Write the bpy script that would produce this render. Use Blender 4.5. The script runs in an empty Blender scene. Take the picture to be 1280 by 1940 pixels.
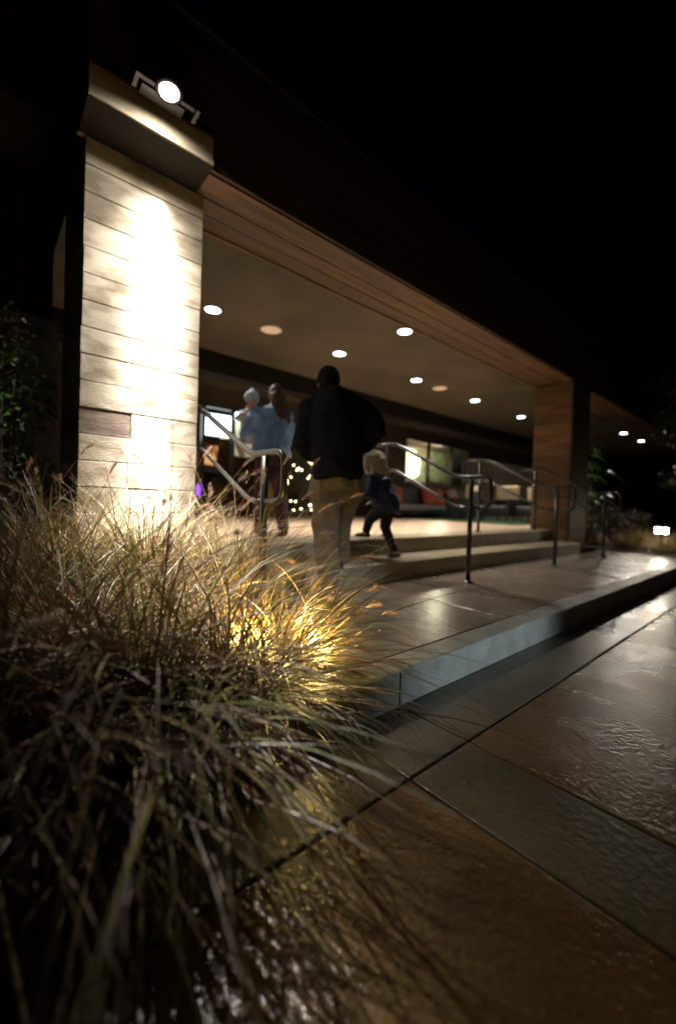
import bpy, bmesh, math, random
from mathutils import Vector, Matrix, noise
random.seed(7)
S = bpy.context.scene
COL = S.collection
R = math.radians

# ------------------------------------------------------------------ camera
cam_d = bpy.data.cameras.new('camera'); cam = bpy.data.objects.new('camera', cam_d); COL.objects.link(cam)
S.camera = cam
yaw, pit, rol = R(49.0), R(-.75), R(1.95)
fwd = Vector((math.cos(yaw)*math.cos(pit), math.sin(yaw)*math.cos(pit), math.sin(pit)))
rt = Vector((math.sin(yaw), -math.cos(yaw), 0)); up = rt.cross(fwd)
r2 = rt*math.cos(rol) + up*math.sin(rol); u2 = up*math.cos(rol) - rt*math.sin(rol)
cam.matrix_world = Matrix(((r2.x, u2.x, -fwd.x, 0), (r2.y, u2.y, -fwd.y, 0), (r2.z, u2.z, -fwd.z, .76), (0, 0, 0, 1)))
cam_d.sensor_fit = 'VERTICAL'; cam_d.sensor_height = 36; cam_d.lens = 36*781/1940; cam_d.shift_y = -10/1940
cam_d.clip_start = .03; cam_d.clip_end = 400
cam_d.dof.use_dof = True; cam_d.dof.focus_distance = 1.7; cam_d.dof.aperture_fstop = .8

# ------------------------------------------------------------------ world (night)
W = bpy.data.worlds.new('World'); S.world = W; W.use_nodes = True
bg = W.node_tree.nodes['Background']; bg.inputs[0].default_value = (.35, .45, 1, 1); bg.inputs[1].default_value = .0006
S.view_settings.view_transform = 'Standard'; S.view_settings.look = 'None'; S.view_settings.gamma = 1
S.view_settings.exposure = 0; S.view_settings.use_curve_mapping = False
S.cycles.use_denoising = True
S.cycles.max_bounces = 6; S.cycles.diffuse_bounces = 4; S.cycles.glossy_bounces = 3; S.cycles.transparent_max_bounces = 8
S.cycles.sample_clamp_indirect = 4

# ------------------------------------------------------------------ lamps
def spot(name, loc, target, power, color, size_deg, blend=.5, rad=.05):
    d = bpy.data.lights.new(name, 'SPOT'); o = bpy.data.objects.new(name, d); COL.objects.link(o)
    d.energy = power; d.color = color; d.spot_size = R(size_deg); d.spot_blend = blend; d.shadow_soft_size = rad
    o.location = loc
    o.rotation_euler = (Vector(target) - Vector(loc)).to_track_quat('-Z', 'Y').to_euler()
    return o
def point(name, loc, power, color, rad=.05):
    d = bpy.data.lights.new(name, 'POINT'); o = bpy.data.objects.new(name, d); COL.objects.link(o)
    d.energy = power; d.color = color; d.shadow_soft_size = rad; o.location = loc
    return o
spot('flood_beam', (.83, 2.63, 3.14), (.95, 3.15, .35), 7000, (1, .95, .86), 12, 1, .03)
fan = spot('flood_fan', (.83, 2.63, 3.14), (.93, 3.09, .6), 1900, (1, .95, .90), 112, 1, .03); fan.scale = (.16, 1, 1)
fan = spot('flood_fan_wide', (.83, 2.63, 3.14), (.91, 3.09, .9), 290, (1, .94, .86), 116, 1, .03); fan.scale = (.42, 1, 1)
spot('flood_top', (.83, 2.63, 3.14), (.91, 3.15, 1.9), 26, (1, .93, .88), 100, 1, .03)
spot('flood_spill', (.83, 2.63, 3.16), (.86, 2.92, 1.8), 13, (1, .90, .74), 168, .5, .03)
spot('flood_grass', (.83, 2.60, 3.10), (.90, 2.62, .3), 2300, (1, .90, .66), 30, 1, .03)
point('glow_in_the_grass', (1.08, 1.38, .18), 48, (1, .72, .24), .04)
point('glow_in_the_grass', (.86, 1.56, .20), 42, (1, .70, .20), .04)
WARM = (1, .90, .76)
# street lamp and an added warm fill from across the road, behind the photographer
spot('street_light', (4.4, -5.5, .75), (2.3, 1.2, -.08), 1350, (.80, .93, .97), 16.5, 1, .12)
spot('warm_street_fill', (6.0, -9, 5.5), (5.2, -.6, 0), 85, (1, .74, .44), 75, 1, .3)  # wide warm fill added to lift the fascia and street

# ------------------------------------------------------------------ materials
M = {}
def rgb(c): return (c[0], c[1], c[2], 1)
def mat(name, c, rough=.6, c2=None, scale=6, stretch=(1, 1, 1), bump=0, bscale=40, metal=0, spec=.5, emit=None, es=0, detail=5, lo=.35, hi=.65,
        rr=None, per_obj=0, trans=0, c3=None):
    m = bpy.data.materials.new(name); m.use_nodes = True; n = m.node_tree.nodes; l = m.node_tree.links
    b = n['Principled BSDF']; b.inputs['Base Color'].default_value = rgb(c); b.inputs['Roughness'].default_value = rough
    b.inputs['Metallic'].default_value = metal; b.inputs['Specular IOR Level'].default_value = spec
    tc = n.new('ShaderNodeTexCoord'); mp = n.new('ShaderNodeMapping'); mp.inputs['Scale'].default_value = stretch
    gn = n.new('ShaderNodeNewGeometry')
    l.new(gn.outputs['Position'], mp.inputs[0])
    colout = None
    if c2:
        nz = n.new('ShaderNodeTexNoise'); nz.inputs['Scale'].default_value = scale; nz.inputs['Detail'].default_value = detail
        nz.inputs['Distortion'].default_value = .4
        l.new(mp.outputs[0], nz.inputs[0])
        cr = n.new('ShaderNodeValToRGB'); cr.color_ramp.elements[0].position = lo; cr.color_ramp.elements[1].position = hi
        cr.color_ramp.elements[0].color = rgb(c); cr.color_ramp.elements[1].color = rgb(c2)
        if c3:
            e = cr.color_ramp.elements.new((lo+hi)/2+.08); e.color = rgb(c3)
        l.new(nz.outputs[0], cr.inputs[0]); colout = cr.outputs[0]
        if rr:
            mr = n.new('ShaderNodeMapRange'); mr.inputs[1].default_value = .25; mr.inputs[2].default_value = .75
            mr.inputs[3].default_value = rr[0]; mr.inputs[4].default_value = rr[1]
            nz2 = n.new('ShaderNodeTexNoise'); nz2.inputs['Scale'].default_value = 2.2; nz2.inputs['Detail'].default_value = 4
            l.new(gn.outputs['Position'], nz2.inputs[0]); l.new(nz2.outputs[0], mr.inputs[0]); l.new(mr.outputs[0], b.inputs['Roughness'])
    if per_obj:
        oi = n.new('ShaderNodeObjectInfo'); hv = n.new('ShaderNodeHueSaturation')
        mr = n.new('ShaderNodeMapRange'); mr.inputs[3].default_value = 1-per_obj; mr.inputs[4].default_value = 1+per_obj
        l.new(oi.outputs['Random'], mr.inputs[0]); l.new(mr.outputs[0], hv.inputs['Value'])
        if colout: l.new(colout, hv.inputs['Color'])
        else: hv.inputs['Color'].default_value = rgb(c)
        colout = hv.outputs[0]
    if colout: l.new(colout, b.inputs['Base Color'])
    if bump:
        nb = n.new('ShaderNodeTexNoise'); nb.inputs['Scale'].default_value = bscale; nb.inputs['Detail'].default_value = 4
        l.new(mp.outputs[0], nb.inputs[0])
        bp = n.new('ShaderNodeBump'); bp.inputs['Strength'].default_value = bump; bp.inputs['Distance'].default_value = .01
        l.new(nb.outputs[0], bp.inputs['Height']); l.new(bp.outputs[0], b.inputs['Normal'])
    if emit:
        b.inputs['Emission Color'].default_value = rgb(emit); b.inputs['Emission Strength'].default_value = es
    if trans: b.inputs['Transmission Weight'].default_value = trans
    M[name] = m
    return m
mat('stone', (.22, .165, .10), .75, (.52, .45, .35), 4.2, (1, 1, 2.6), .45, 40, per_obj=.18, c3=(.43, .37, .28), lo=.28, hi=.56)
mat('stone_dark', (.13, .09, .07), .7, (.26, .20, .15), 5, (1, 1, 4), .4, 26)
mat('cap_stone', (.42, .36, .27), .65, (.30, .25, .18), 3, (1, 1, 4), .2, 30)
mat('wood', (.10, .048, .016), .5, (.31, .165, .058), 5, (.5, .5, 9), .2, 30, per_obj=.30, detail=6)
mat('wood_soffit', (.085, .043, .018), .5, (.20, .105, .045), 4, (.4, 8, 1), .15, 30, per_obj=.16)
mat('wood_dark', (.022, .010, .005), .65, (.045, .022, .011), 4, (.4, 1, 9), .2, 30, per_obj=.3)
mat('ceiling_plaster', (.14, .112, .068), .75, (.085, .07, .046), 1.1, (1, 1, 1), .1, 60)
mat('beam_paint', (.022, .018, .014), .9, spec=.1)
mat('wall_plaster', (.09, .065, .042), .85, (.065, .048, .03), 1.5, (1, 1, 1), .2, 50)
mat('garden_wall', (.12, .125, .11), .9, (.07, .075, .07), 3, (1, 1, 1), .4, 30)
mat('porch_floor', (.62, .47, .33), .45, (.52, .38, .26), 2.2, (1, 1, 1), .1, 60, rr=(.25, .5))
mat('step_concrete', (.30, .25, .17), .5, (.22, .18, .12), 4, (1, 1, 1), .2, 60, rr=(.3, .55))
mat('plaza_concrete', (.21, .17, .13), .3, (.17, .138, .105), 2.0, (1, 1, 1), .2, 40, rr=(.20, .34))
mat('curb_concrete', (.27, .28, .26), .5, (.18, .19, .18), 7, (1, 1, 1), .35, 60, rr=(.35, .6))
mat('brown_concrete', (.135, .080, .026), .3, (.072, .042, .014), 2.6, (1, 1, 1), .4, 60, rr=(.12, .40), lo=.3, hi=.7)
mat('grey_concrete', (.105, .094, .064), .3, (.07, .062, .042), 2.5, (1, 1, 1), .3, 45, rr=(.18, .45))
mat('joint_dirt', (.015, .013, .01), .9)
mat('soil', (.03, .022, .014), .95, (.015, .012, .008), 20, (1, 1, 1), .8, 40)
mat('ground_dark', (.02, .018, .014), .9, (.012, .011, .009), 4)
mat('rail_metal', (.012, .012, .013), .28, metal=0, spec=.8)
mat('rail_top', (.022, .022, .024), .36, metal=.2, spec=.5)
mat('black_metal', (.012, .012, .014), .4)
mat('lamp_metal', (.018, .014, .012), .5, metal=.2)
mat('lens', (.9, .9, 1), .3, emit=(.93, .95, 1), es=40)
mat('downlight', (.9, .9, 1), .3, emit=(.90, .94, 1), es=14)
mat('trim_white', (.55, .5, .42), .5)
mat('speaker_glow', (.75, .58, .40), .7, emit=(1, .66, .38), es=.42)  # faint warm emission added to the speaker faces
mat('droplet', (.9, .92, 1), .08, spec=1)
mat('turf', (.012, .05, .022), .8, (.02, .08, .03), 60)
mat('frame_metal', (.02, .018, .016), .4)
mat('screen', (.8, .9, 1), .4, emit=(.80, .90, 1), es=5.0)
mat('screen_warm', (.7, .7, .5), .4, emit=(.75, .72, .42), es=.42)
mat('warm_bulb', (1, .8, .5), .4, emit=(1, .80, .45), es=3.5)
mat('fairy', (1, .85, .5), .4, emit=(1, .86, .48), es=16)
mat('purple_light', (.4, .1, 1), .4, emit=(.22, .05, 1), es=2.5)
mat('fire_glow', (1, .5, .2), .4, emit=(1, .45, .16), es=1.0)
mat('interior_wall', (.30, .25, .17), .8, (.24, .2, .14), 2)
mat('counter_wood', (.16, .08, .035), .5, (.09, .045, .02), 4, (1, 1, 5))
mat('art_green', (.12, .22, .05), .6, (.40, .42, .30), 9, lo=.42, hi=.52)
mat('art_teal', (.08, .16, .20), .5, (.22, .32, .36), 5)
mat('sofa_cloth', (.12, .115, .115), .85)
mat('orange_cloth', (.60, .11, .035), .8, (.42, .07, .02), 12)
mat('pattern_cloth', (.55, .52, .50), .8, (.55, .12, .08), 22, lo=.45, hi=.55)
mat('cream_cloth', (.62, .50, .32), .8)
mat('wicker', (.012, .012, .013), .5, (.03, .03, .035), 60)
mat('pine', (.012, .035, .012), .8, (.02, .06, .02), 30)
mat('blade_green', (.12, .14, .035), .5, (.20, .19, .06), 3, rough and (1, 1, 1) if False else (1, 1, 1))
mat('blade_straw', (.28, .21, .085), .5, (.16, .10, .04), 4)
mat('blade_brown', (.13, .075, .035), .42, (.20, .12, .06), 4)
mat('blade_purple', (.12, .045, .05), .5, (.26, .15, .15), 4)
mat('plume', (.46, .32, .26), .6, (.30, .18, .16), 10)
mat('leaf_dark', (.035, .055, .02), .45, (.07, .08, .025), 3)
mat('leaf_warm', (.08, .06, .02), .5, (.12, .07, .03), 3)
mat('leaf_bright', (.10, .22, .035), .38, (.05, .13, .03), 3)
mat('bark', (.06, .045, .03), .9, (.03, .022, .015), 12, (1, 1, .3), .6, 30)
mat('rock', (.38, .33, .28), .8, (.25, .2, .17), 5, (1, 1, 1), .5, 20)
mat('skin', (.50, .30, .21), .5)
mat('jacket_navy', (.0035, .004, .007), .95, (.006, .006, .010), 18, bump=.4, bscale=16, spec=.08)
mat('khaki', (.13, .092, .06), .85, (.095, .068, .044), 10, bump=.5, bscale=14)
mat('denim', (.20, .34, .60), .85, (.10, .19, .37), 9, bump=.6, bscale=18)
mat('maroon', (.06, .016, .022), .85, (.035, .012, .016), 12)
mat('black_cloth', (.012, .012, .015), .85)
mat('coat_blue', (.015, .03, .11), .75, (.01, .018, .06), 12, bump=.4, bscale=20)
mat('hair_dark', (.006, .005, .004), .8, spec=.15)
mat('hair_brown', (.075, .040, .020), .6, (.045, .024, .013), 14, (3, 3, .5))
mat('fleece', (.36, .44, .56), .95, (.56, .63, .74), 40, bump=.8, bscale=80)
mat('fleece_tan', (.34, .29, .22), .95, (.36, .31, .24), 30, bump=.8, bscale=70)
mat('shoe', (.02, .018, .016), .6)
mat('eye', (.02, .02, .02), .2)
gl = bpy.data.materials.new('glass'); gl.use_nodes = True; M['glass'] = gl
nt = gl.node_tree; nt.nodes.clear()
o_ = nt.nodes.new('ShaderNodeOutputMaterial'); mx = nt.nodes.new('ShaderNodeMixShader'); tr = nt.nodes.new('ShaderNodeBsdfTransparent'); gs = nt.nodes.new('ShaderNodeBsdfGlossy')
gs.inputs['Roughness'].default_value = .02; tr.inputs[0].default_value = (.9, .93, .92, 1); fr = nt.nodes.new('ShaderNodeLayerWeight'); pw = nt.nodes.new('ShaderNodeMath'); pw.operation = 'POWER'; pw.inputs[1].default_value = 4; ml = nt.nodes.new('ShaderNodeMath'); ml.operation = 'MULTIPLY_ADD'; ml.inputs[1].default_value = .7; ml.inputs[2].default_value = .05
nt.links.new(fr.outputs[1], pw.inputs[0]); nt.links.new(pw.outputs[0], ml.inputs[0]); nt.links.new(ml.outputs[0], mx.inputs[0]); nt.links.new(tr.outputs[0], mx.inputs[1]); nt.links.new(gs.outputs[0], mx.inputs[2]); nt.links.new(mx.outputs[0], o_.inputs[0])

# stone/concrete sparkle: wet film on the street
for k in ('brown_concrete', 'grey_concrete', 'plaza_concrete'):
    b = M[k].node_tree.nodes['Principled BSDF']; b.inputs['Coat Weight'].default_value = .08; b.inputs['Coat Roughness'].default_value = .22

# ------------------------------------------------------------------ mesh helpers
class MB:
    def __init__(s): s.v = []; s.f = []; s.mi = []
    def add(s, vs, fs, mi=0):
        o = len(s.v); s.v += [tuple(v) for v in vs]; s.f += [tuple(i+o for i in f) for f in fs]; s.mi += [mi]*len(fs)
        return s
    def box(s, x0, x1, y0, y1, z0, z1, mi=0, rot=None, piv=None):
        vs = [Vector(p) for p in ((x0,y0,z0),(x1,y0,z0),(x1,y1,z0),(x0,y1,z0),(x0,y0,z1),(x1,y0,z1),(x1,y1,z1),(x0,y1,z1))]
        if rot is not None:
            c = Vector(piv) if piv else Vector(((x0+x1)/2, (y0+y1)/2, (z0+z1)/2))
            vs = [c + rot @ (v-c) for v in vs]
        return s.add(vs, [(0,3,2,1),(4,5,6,7),(0,1,5,4),(1,2,6,5),(2,3,7,6),(3,0,4,7)], mi)
    def tube(s, pts, rad, seg=8, cap=True, mi=0, flat=1.0):
        pts = [Vector(p) for p in pts]; n = len(pts)
        rad = rad if isinstance(rad, (list, tuple)) else [rad]*n
        vs = []; prev = None
        for i, p in enumerate(pts):
            t = (pts[min(i+1, n-1)] - pts[max(i-1, 0)]).normalized()
            if prev is None:
                a = t.cross(Vector((0, 0, 1)))
                if a.length < .1: a = t.cross(Vector((1, 0, 0)))
            else: a = prev - t*prev.dot(t)
            a.normalize(); prev = a; b = t.cross(a)
            r = rad[i]
            rx, ry = r if isinstance(r, tuple) else (r, r*flat)
            for k in range(seg):
                an = 2*math.pi*k/seg
                vs.append(p + a*math.cos(an)*rx + b*math.sin(an)*ry)
        fs = [(i*seg+k, i*seg+(k+1) % seg, (i+1)*seg+(k+1) % seg, (i+1)*seg+k) for i in range(n-1) for k in range(seg)]
        if cap: fs += [tuple(reversed(range(seg))), tuple(range((n-1)*seg, n*seg))]
        return s.add(vs, fs, mi)
    def lathe(s, prof, c, axis='z', seg=20, mi=0, sx=1, sy=1):
        vs = []; n = len(prof)
        for r, h in prof:
            for k in range(seg):
                a = 2*math.pi*k/seg; vs.append(Vector((c[0]+r*sx*math.cos(a), c[1]+r*sy*math.sin(a), c[2]+h)))
        fs = [(i*seg+k, i*seg+(k+1) % seg, (i+1)*seg+(k+1) % seg, (i+1)*seg+k) for i in range(n-1) for k in range(seg)]
        fs += [tuple(reversed(range(seg))), tuple(range((n-1)*seg, n*seg))]
        return s.add(vs, fs, mi)
    def ball(s, c, r, seg=14, rings=9, mi=0):
        rx, ry, rz = r if isinstance(r, tuple) else (r, r, r)
        prof = [(max(1e-4, math.sin(math.pi*i/rings)), -math.cos(math.pi*i/rings)*rz) for i in range(rings+1)]
        return s.lathe(prof, c, seg=seg, mi=mi, sx=rx, sy=ry)
    def build(s, name, m, parent=None, smooth=False, bevel=0, loc=None):
        me = bpy.data.meshes.new(name); me.from_pydata(s.v, [], s.f)
        ms = m if isinstance(m, (list, tuple)) else [m]
        for k in ms: me.materials.append(M[k])
        me.polygons.foreach_set('material_index', s.mi)
        if smooth: me.polygons.foreach_set('use_smooth', [True]*len(me.polygons))
        me.update()
        o = bpy.data.objects.new(name, me); COL.objects.link(o)
        if bevel:
            b = o.modifiers.new('b', 'BEVEL'); b.width = bevel; b.segments = 2; b.limit_method = 'ANGLE'
        if parent: o.parent = parent
        if loc: o.location = loc
        return o
def empty(name, label=None, cat=None, group=None, kind=None, loc=(0, 0, 0), rz=0, parent=None):
    o = bpy.data.objects.new(name, None); COL.objects.link(o); o.location = loc; o.rotation_euler.z = rz
    if parent: o.parent = parent
    return tag(o, label, cat, group, kind)
def tag(o, label=None, cat=None, group=None, kind=None):
    if label: o['label'] = label
    if cat: o['category'] = cat
    if group: o['group'] = group
    if kind: o['kind'] = kind
    return o
def box(name, m, dims, parent=None, bevel=.004, **k):
    return MB().box(*dims).build(name, m, parent, bevel=bevel)

# ------------------------------------------------------------------ ground, street, curb, plaza
tag(box('ground', 'ground_dark', (-60, 90, -60, 60, -.42, -.30), bevel=0), kind='structure')
street = tag(box('street', 'joint_dirt', (-8, 22, -14, 1.20, -.30, -.172), bevel=0), kind='structure')
def slab(name, m, x0, x1, y0, y1, z1, th, parent, g=.004, bev=.006, dz=0):
    return MB().box(x0+g, x1-g, y0+g, y1-g, z1-th, z1+dz).build(name, m, parent, bevel=bev)
xs = [-8, -5, -2, 1.10, 1.46, 4.6, 7.8, 11, 14.5, 18, 22]
for i in range(len(xs)-1):
    slab('gutter_slab', 'grey_concrete', xs[i], xs[i+1], .855, 1.2, -.16, .03, street, dz=random.uniform(-.001, .001))
bands = [(1.10, 1.46), (9.4, 9.76), (17.6, 17.96)]
for b0, b1 in bands:
    for y0, y1 in ((-3.2, .855), (-7, -3.2), (-14, -7)):
        slab('band_slab', 'grey_concrete', b0, b1, y0, y1, -.16, .03, street)
cx = [(-8, -5), (-5, -2), (-2, 1.10), (1.46, 5.4), (5.4, 9.4), (9.76, 13.6), (13.6, 17.6), (17.96, 22)]
for x0, x1 in cx:
    for y0, y1 in ((-3.2, .855), (-7, -3.2), (-14, -7)):
        slab('brown_slab', 'brown_concrete', x0, x1, y0, y1, -.16, .03, street, dz=random.uniform(-.0015, .0015))
curb = empty('curb', kind='structure')
for i in range(len(xs)-1):
    a, b = xs[i], xs[i+1]
    if a == 1.10: a, b = 1.10, 1.46
    slab('curb_stone', 'curb_concrete', a, b, 1.2, 1.36, 0, .28, curb, g=.002, bev=.016)
plaza = empty('plaza', kind='structure')
for x0, x1 in ((1.25, 2.75), (2.75, 4.6), (4.6, 6.7), (6.7, 9.05)):
    slab('plaza_slab', 'plaza_concrete', x0, x1, 1.36, 2.66, -.003, .2, plaza, g=.003, bev=.004)
tag(box('planter_soil', 'soil', (-6, 1.25, 1.36, 4.9, -.2, -.03), bevel=0), kind='structure')
tag(box('garden_soil', 'soil', (9.05, 30, 1.36, 8.2, -.2, .02), bevel=0), kind='structure')
steps = empty('steps', kind='structure')
for x0, x1 in ((1.27, 3.4), (3.4, 5.7), (5.7, 7.98)):
    slab('tread', 'step_concrete', x0, x1, 2.66, 3.14, .18, .3, steps, g=.0015, bev=.014)
porch = empty('porch_floor', kind='structure')
px_ = [1.27, 3.4, 5.7, 8.02, 10.4, 12.8, 15.2, 18]
for i in range(len(px_)-1):
    for y0, y1 in ((3.14, 3.55), (3.55, 5.8), (5.8, 8.2)):
        if (y0 < 3.5 and px_[i] > 8) or (y0 < 5 and px_[i] > 10): continue
        if i == 0 and y0 < 3.5: pass
        slab('floor_slab', 'step_concrete' if y0 < 3.2 else 'porch_floor', px_[i], px_[i+1], y0, y1, .36, .5, porch, g=.0015, bev=.010 if y0 < 3.2 else .003)
tag(box('turf_mat', 'turf', (8.95, 13, 4.35, 7.6, .364, .385), bevel=0), 'dark green turf mat under the black armchairs', 'mat')

# ------------------------------------------------------------------ near stone column
YF = 2.86      # fascia plane
YC = 3.15      # column face
sc_ = empty('stone_column', 'tall column of pale grained stone courses with a floodlit face', 'column', loc=(0, 0, 0))
H = .1745
for k in range(19):
    z1 = 3.066 - k*H; z = z1 - H; g = .005
    j = random.uniform(-.006, .004)
    if k == 10:
        MB().box(.48, .79, YC+j+.004, 3.95, z+g, z1).build('stone_slab', 'stone_dark', sc_, bevel=.004)
        MB().box(.794, 1.262, YC+j, 3.95, z+g, z1).build('stone_slab', 'stone', sc_, bevel=.004)
    elif k in (12, 13, 15):
        c = .48 + .78*(.38 if k != 13 else .66)
        MB().box(.48, c-.002, YC+j, 3.95, z+g, z1).build('stone_slab', 'stone', sc_, bevel=.004)
        MB().box(c+.002, 1.262, YC-.003, 3.95, z+g, z1).build('stone_slab', 'stone', sc_, bevel=.004)
    else:
        MB().box(.48+random.uniform(-.003, .003), 1.262+random.uniform(-.004, .003), YC+j, 3.95, z+g, z1).build('stone_slab', 'stone', sc_, bevel=.004)
MB().box(.495, 1.245, YC+.02, 3.93, -.2, 3.06).build('core', 'stone_dark', sc_)
cap = empty('capital_block', 'pale stone block on the roof edge above the floodlit column', 'block')
MB().box(.435, 1.195, YF-.035, 3.2, 3.105, 3.245).build('block', 'cap_stone', cap, bevel=.006)
MB().box(.435, 1.198, YF-.042, 3.2, 3.075, 3.103).build('bottom_trim', 'cap_stone', cap, bevel=.004)
MB().box(.435, 1.195, 2.83, 3.145, 3.068, 3.0745).build('underside_shade', 'beam_paint', cap)  # near-black board standing in for the shade under the block
MB().box(.435, 1.195, YF-.040, 3.2, 3.248, 3.275).build('top_trim', 'wood_soffit', cap, bevel=.004)

# ------------------------------------------------------------------ building: fascia, soffit, ceiling, walls
bld = empty('porch_building', 'long low building with a timber clad porch roof and lit storefront', 'building')
def planks_x(name, m, x0, x1, n_y_or_z, fixed, axis, length, parent, g=.004, dep=.03, bev=.003):
    for r, (a, b) in enumerate(n_y_or_z):
        x = x0 - random.uniform(0, length*.7)
        while x < x1:
            xa, xb = max(x, x0), min(x+length*random.uniform(.85, 1.15), x1)
            if xb - xa > .05:
                o = random.uniform(-.003, .003)
                if axis == 'y': MB().box(xa+g/2, xb-g/2, fixed+o, fixed+dep, a+g, b).build(name, m, parent, bevel=bev)
                else: MB().box(xa+g/2, xb-g/2, a+g, b, fixed+o, fixed+dep).build(name, m, parent, bevel=bev)
                x = xb
            else: x = xb + .01
            if xb >= x1: break
rows = [(3.07+.148*i, 3.07+.148*(i+1)) for i in range(6)]
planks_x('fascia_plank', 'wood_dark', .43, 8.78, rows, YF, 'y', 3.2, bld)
planks_x('soffit_plank', 'wood_soffit', 1.2, 7.98, [(2.90, 3.145)], 3.070, 'z', 3.4, bld)
planks_x('soffit_plank', 'wood_soffit', 1.27, 7.98, [(3.165, 3.34), (3.345, 3.53)], 3.078, 'z', 3.0, bld)
MB().box(1.27, 7.98, 3.535, 3.56, 3.060, 3.16).build('soffit_trim', 'wood', bld, bevel=.003)
MB().box(.43, 8.78, 2.895, 3.6, 3.11, 3.958).build('roof_core', 'wood_dark', bld)
MB().box(-.6, 30, 3.6, 12, 3.40, 3.95).build('roof', 'beam_paint', bld)
MB().box(.40, 8.85, 2.82, 3.6, 3.960, 4.0).build('roof_edge', 'black_metal', bld, bevel=.004)
MB().box(.5, 20, 3.565, 6.3, 3.07, 3.2).build('ceiling', 'ceiling_plaster', bld)
MB().box(-.6, 20, 6.6, 11.6, 3.07, 3.2).build('ceiling', 'ceiling_plaster', bld)
MB().box(-.6, 20, 6.3, 6.6, 2.74, 3.22).build('beam', 'beam_paint', bld, bevel=.006)
# right wood-clad column, its jamb and front built of planks
wc = empty('timber_column', 'warm brown plank clad column at the far end of the steps', 'column')
zz = 0; 
while zz < 3.06:
    z1 = min(zz+.192, 3.064)
    MB().box(7.98, 8.02, YF+.03, 3.55, zz+.003, z1).build('plank', 'wood', wc, bevel=.003)
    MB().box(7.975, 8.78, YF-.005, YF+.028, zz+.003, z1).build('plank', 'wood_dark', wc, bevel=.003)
    zz += .192
MB().box(8.02, 8.76, YF+.03, 3.53, 0, 3.05).build('core', 'wood_dark', wc)
# next bay of the porch beyond the timber column
planks_x('soffit_plank', 'wood_soffit', 8.8, 20, [(2.9, 3.2), (3.205, 3.55)], 3.075, 'z', 3.0, bld)
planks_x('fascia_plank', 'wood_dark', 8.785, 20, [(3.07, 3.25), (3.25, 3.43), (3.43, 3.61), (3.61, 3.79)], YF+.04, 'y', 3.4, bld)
MB().box(8.785, 20, 2.96, 3.6, 3.11, 3.79).build('roof_core', 'wood_dark', bld)

# storefront wall at y = 8.2
YW = 8.2
def wall(x0, x1, z0, z1, m='wall_plaster'): MB().box(x0, x1, YW, YW+.2, z0, z1).build('wall', m, bld)
wall(-.6, 2.0, 0, 3.08); wall(2.0, 6.0, 2.66, 3.08); wall(6.0, 9.75, 0, 3.08)
wall(9.75, 13.25, 0, 1.40); wall(9.75, 13.25, 2.78, 3.08); wall(13.25, 19.5, 0, 3.08)
for xa, xb in ((2.0, 2.0),): pass
def window(x0, x1, z0, z1, muls, fr=.05):
    f = MB()
    f.box(x0, x1, YW-.03, YW+.06, z1-fr, z1).box(x0, x1, YW-.03, YW+.06, z0, z0+fr)
    f.box(x0, x0+fr, YW-.03, YW+.06, z0+fr, z1-fr).box(x1-fr, x1, YW-.03, YW+.06, z0+fr, z1-fr)
    w = f.build('window', 'frame_metal', bld)
    for mx_ in muls: MB().box(mx_-.035, mx_+.035, YW-.028, YW+.058, z0+fr+.001, z1-fr-.001).build('mullion', 'frame_metal', w)
    e = [x0+fr] + list(muls) + [x1-fr]
    for a, b in zip(e, e[1:]): MB().box(a+.03, b-.03, YW+.01, YW+.018, z0+fr, z1-fr).build('pane', 'glass', w)
    return w
window(2.0, 6.0, .38, 2.66, [3.42, 4.08, 5.05])
window(9.75, 13.25, 1.40, 2.78, [10.95, 12.2])
# interior
MB().box(1.2, 7, 11.4, 11.5, .3, 3.07).build('interior_wall', 'counter_wood', bld)
MB().box(1.1, 1.2, 8.4, 11.4, .3, 3.07).build('interior_wall', 'interior_wall', bld)
MB().box(7.0, 7.1, 8.4, 11.4, .3, 3.07).build('interior_wall', 'interior_wall', bld)
MB().box(9.2, 18, 10.6, 10.7, .3, 3.07).build('interior_wall', 'interior_wall', bld)
MB().box(18, 18.1, 8.4, 10.6, .3, 3.07).build('interior_wall', 'interior_wall', bld)
MB().box(9.1, 9.2, 8.4, 10.6, .3, 3.07).build('interior_wall', 'interior_wall', bld)
MB().box(1.1, 18, 8.4, 11.6, .2, .358).build('interior_floor', 'counter_wood', bld)

def screen(x0, x1, z0, z1, y, label):
    e = empty('menu_screen', label, 'screen', 'bright screens behind the storefront glass')
    MB().box(x0-.02, x1+.02, y, y+.05, z0-.02, z1+.02).build('housing', 'black_metal', e, bevel=.004)
    MB().box(x0, x1, y-.006, y-.002, z0, z1).build('display', 'screen', e)
    MB().box((x0+x1)/2-.04, (x0+x1)/2+.04, y+.05, y+.09, z1-.1, 3.07).build('bracket', 'black_metal', e)
screen(2.9, 3.50, 1.98, 2.62, 8.75, 'bright white screen seen just right of the stone column')
screen(3.66, 4.30, 2.12, 2.60, 8.75, 'larger bright white screen above the left handrail')
e = empty('wall_panel', 'dim olive lit panel behind the bright round lamp', 'panel')
MB().box(4.42, 4.95, 8.9, 8.94, 1.7, 2.75).build('frame', 'black_metal', e); MB().box(4.45, 4.92, 8.893, 8.898, 1.74, 2.72).build('face', 'screen_warm', e)
e = empty('round_lamp', 'glowing round lamp hanging beside the screens', 'lamp')
MB().ball((4.40, 8.60, 2.60), .085).build('globe', 'lens', e, smooth=True); MB().tube([(4.40, 8.6, 2.69), (4.40, 8.6, 3.07)], .006).build('cord', 'black_metal', e)
e = empty('serving_counter', 'dark wooden counter inside the storefront', 'counter')
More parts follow.
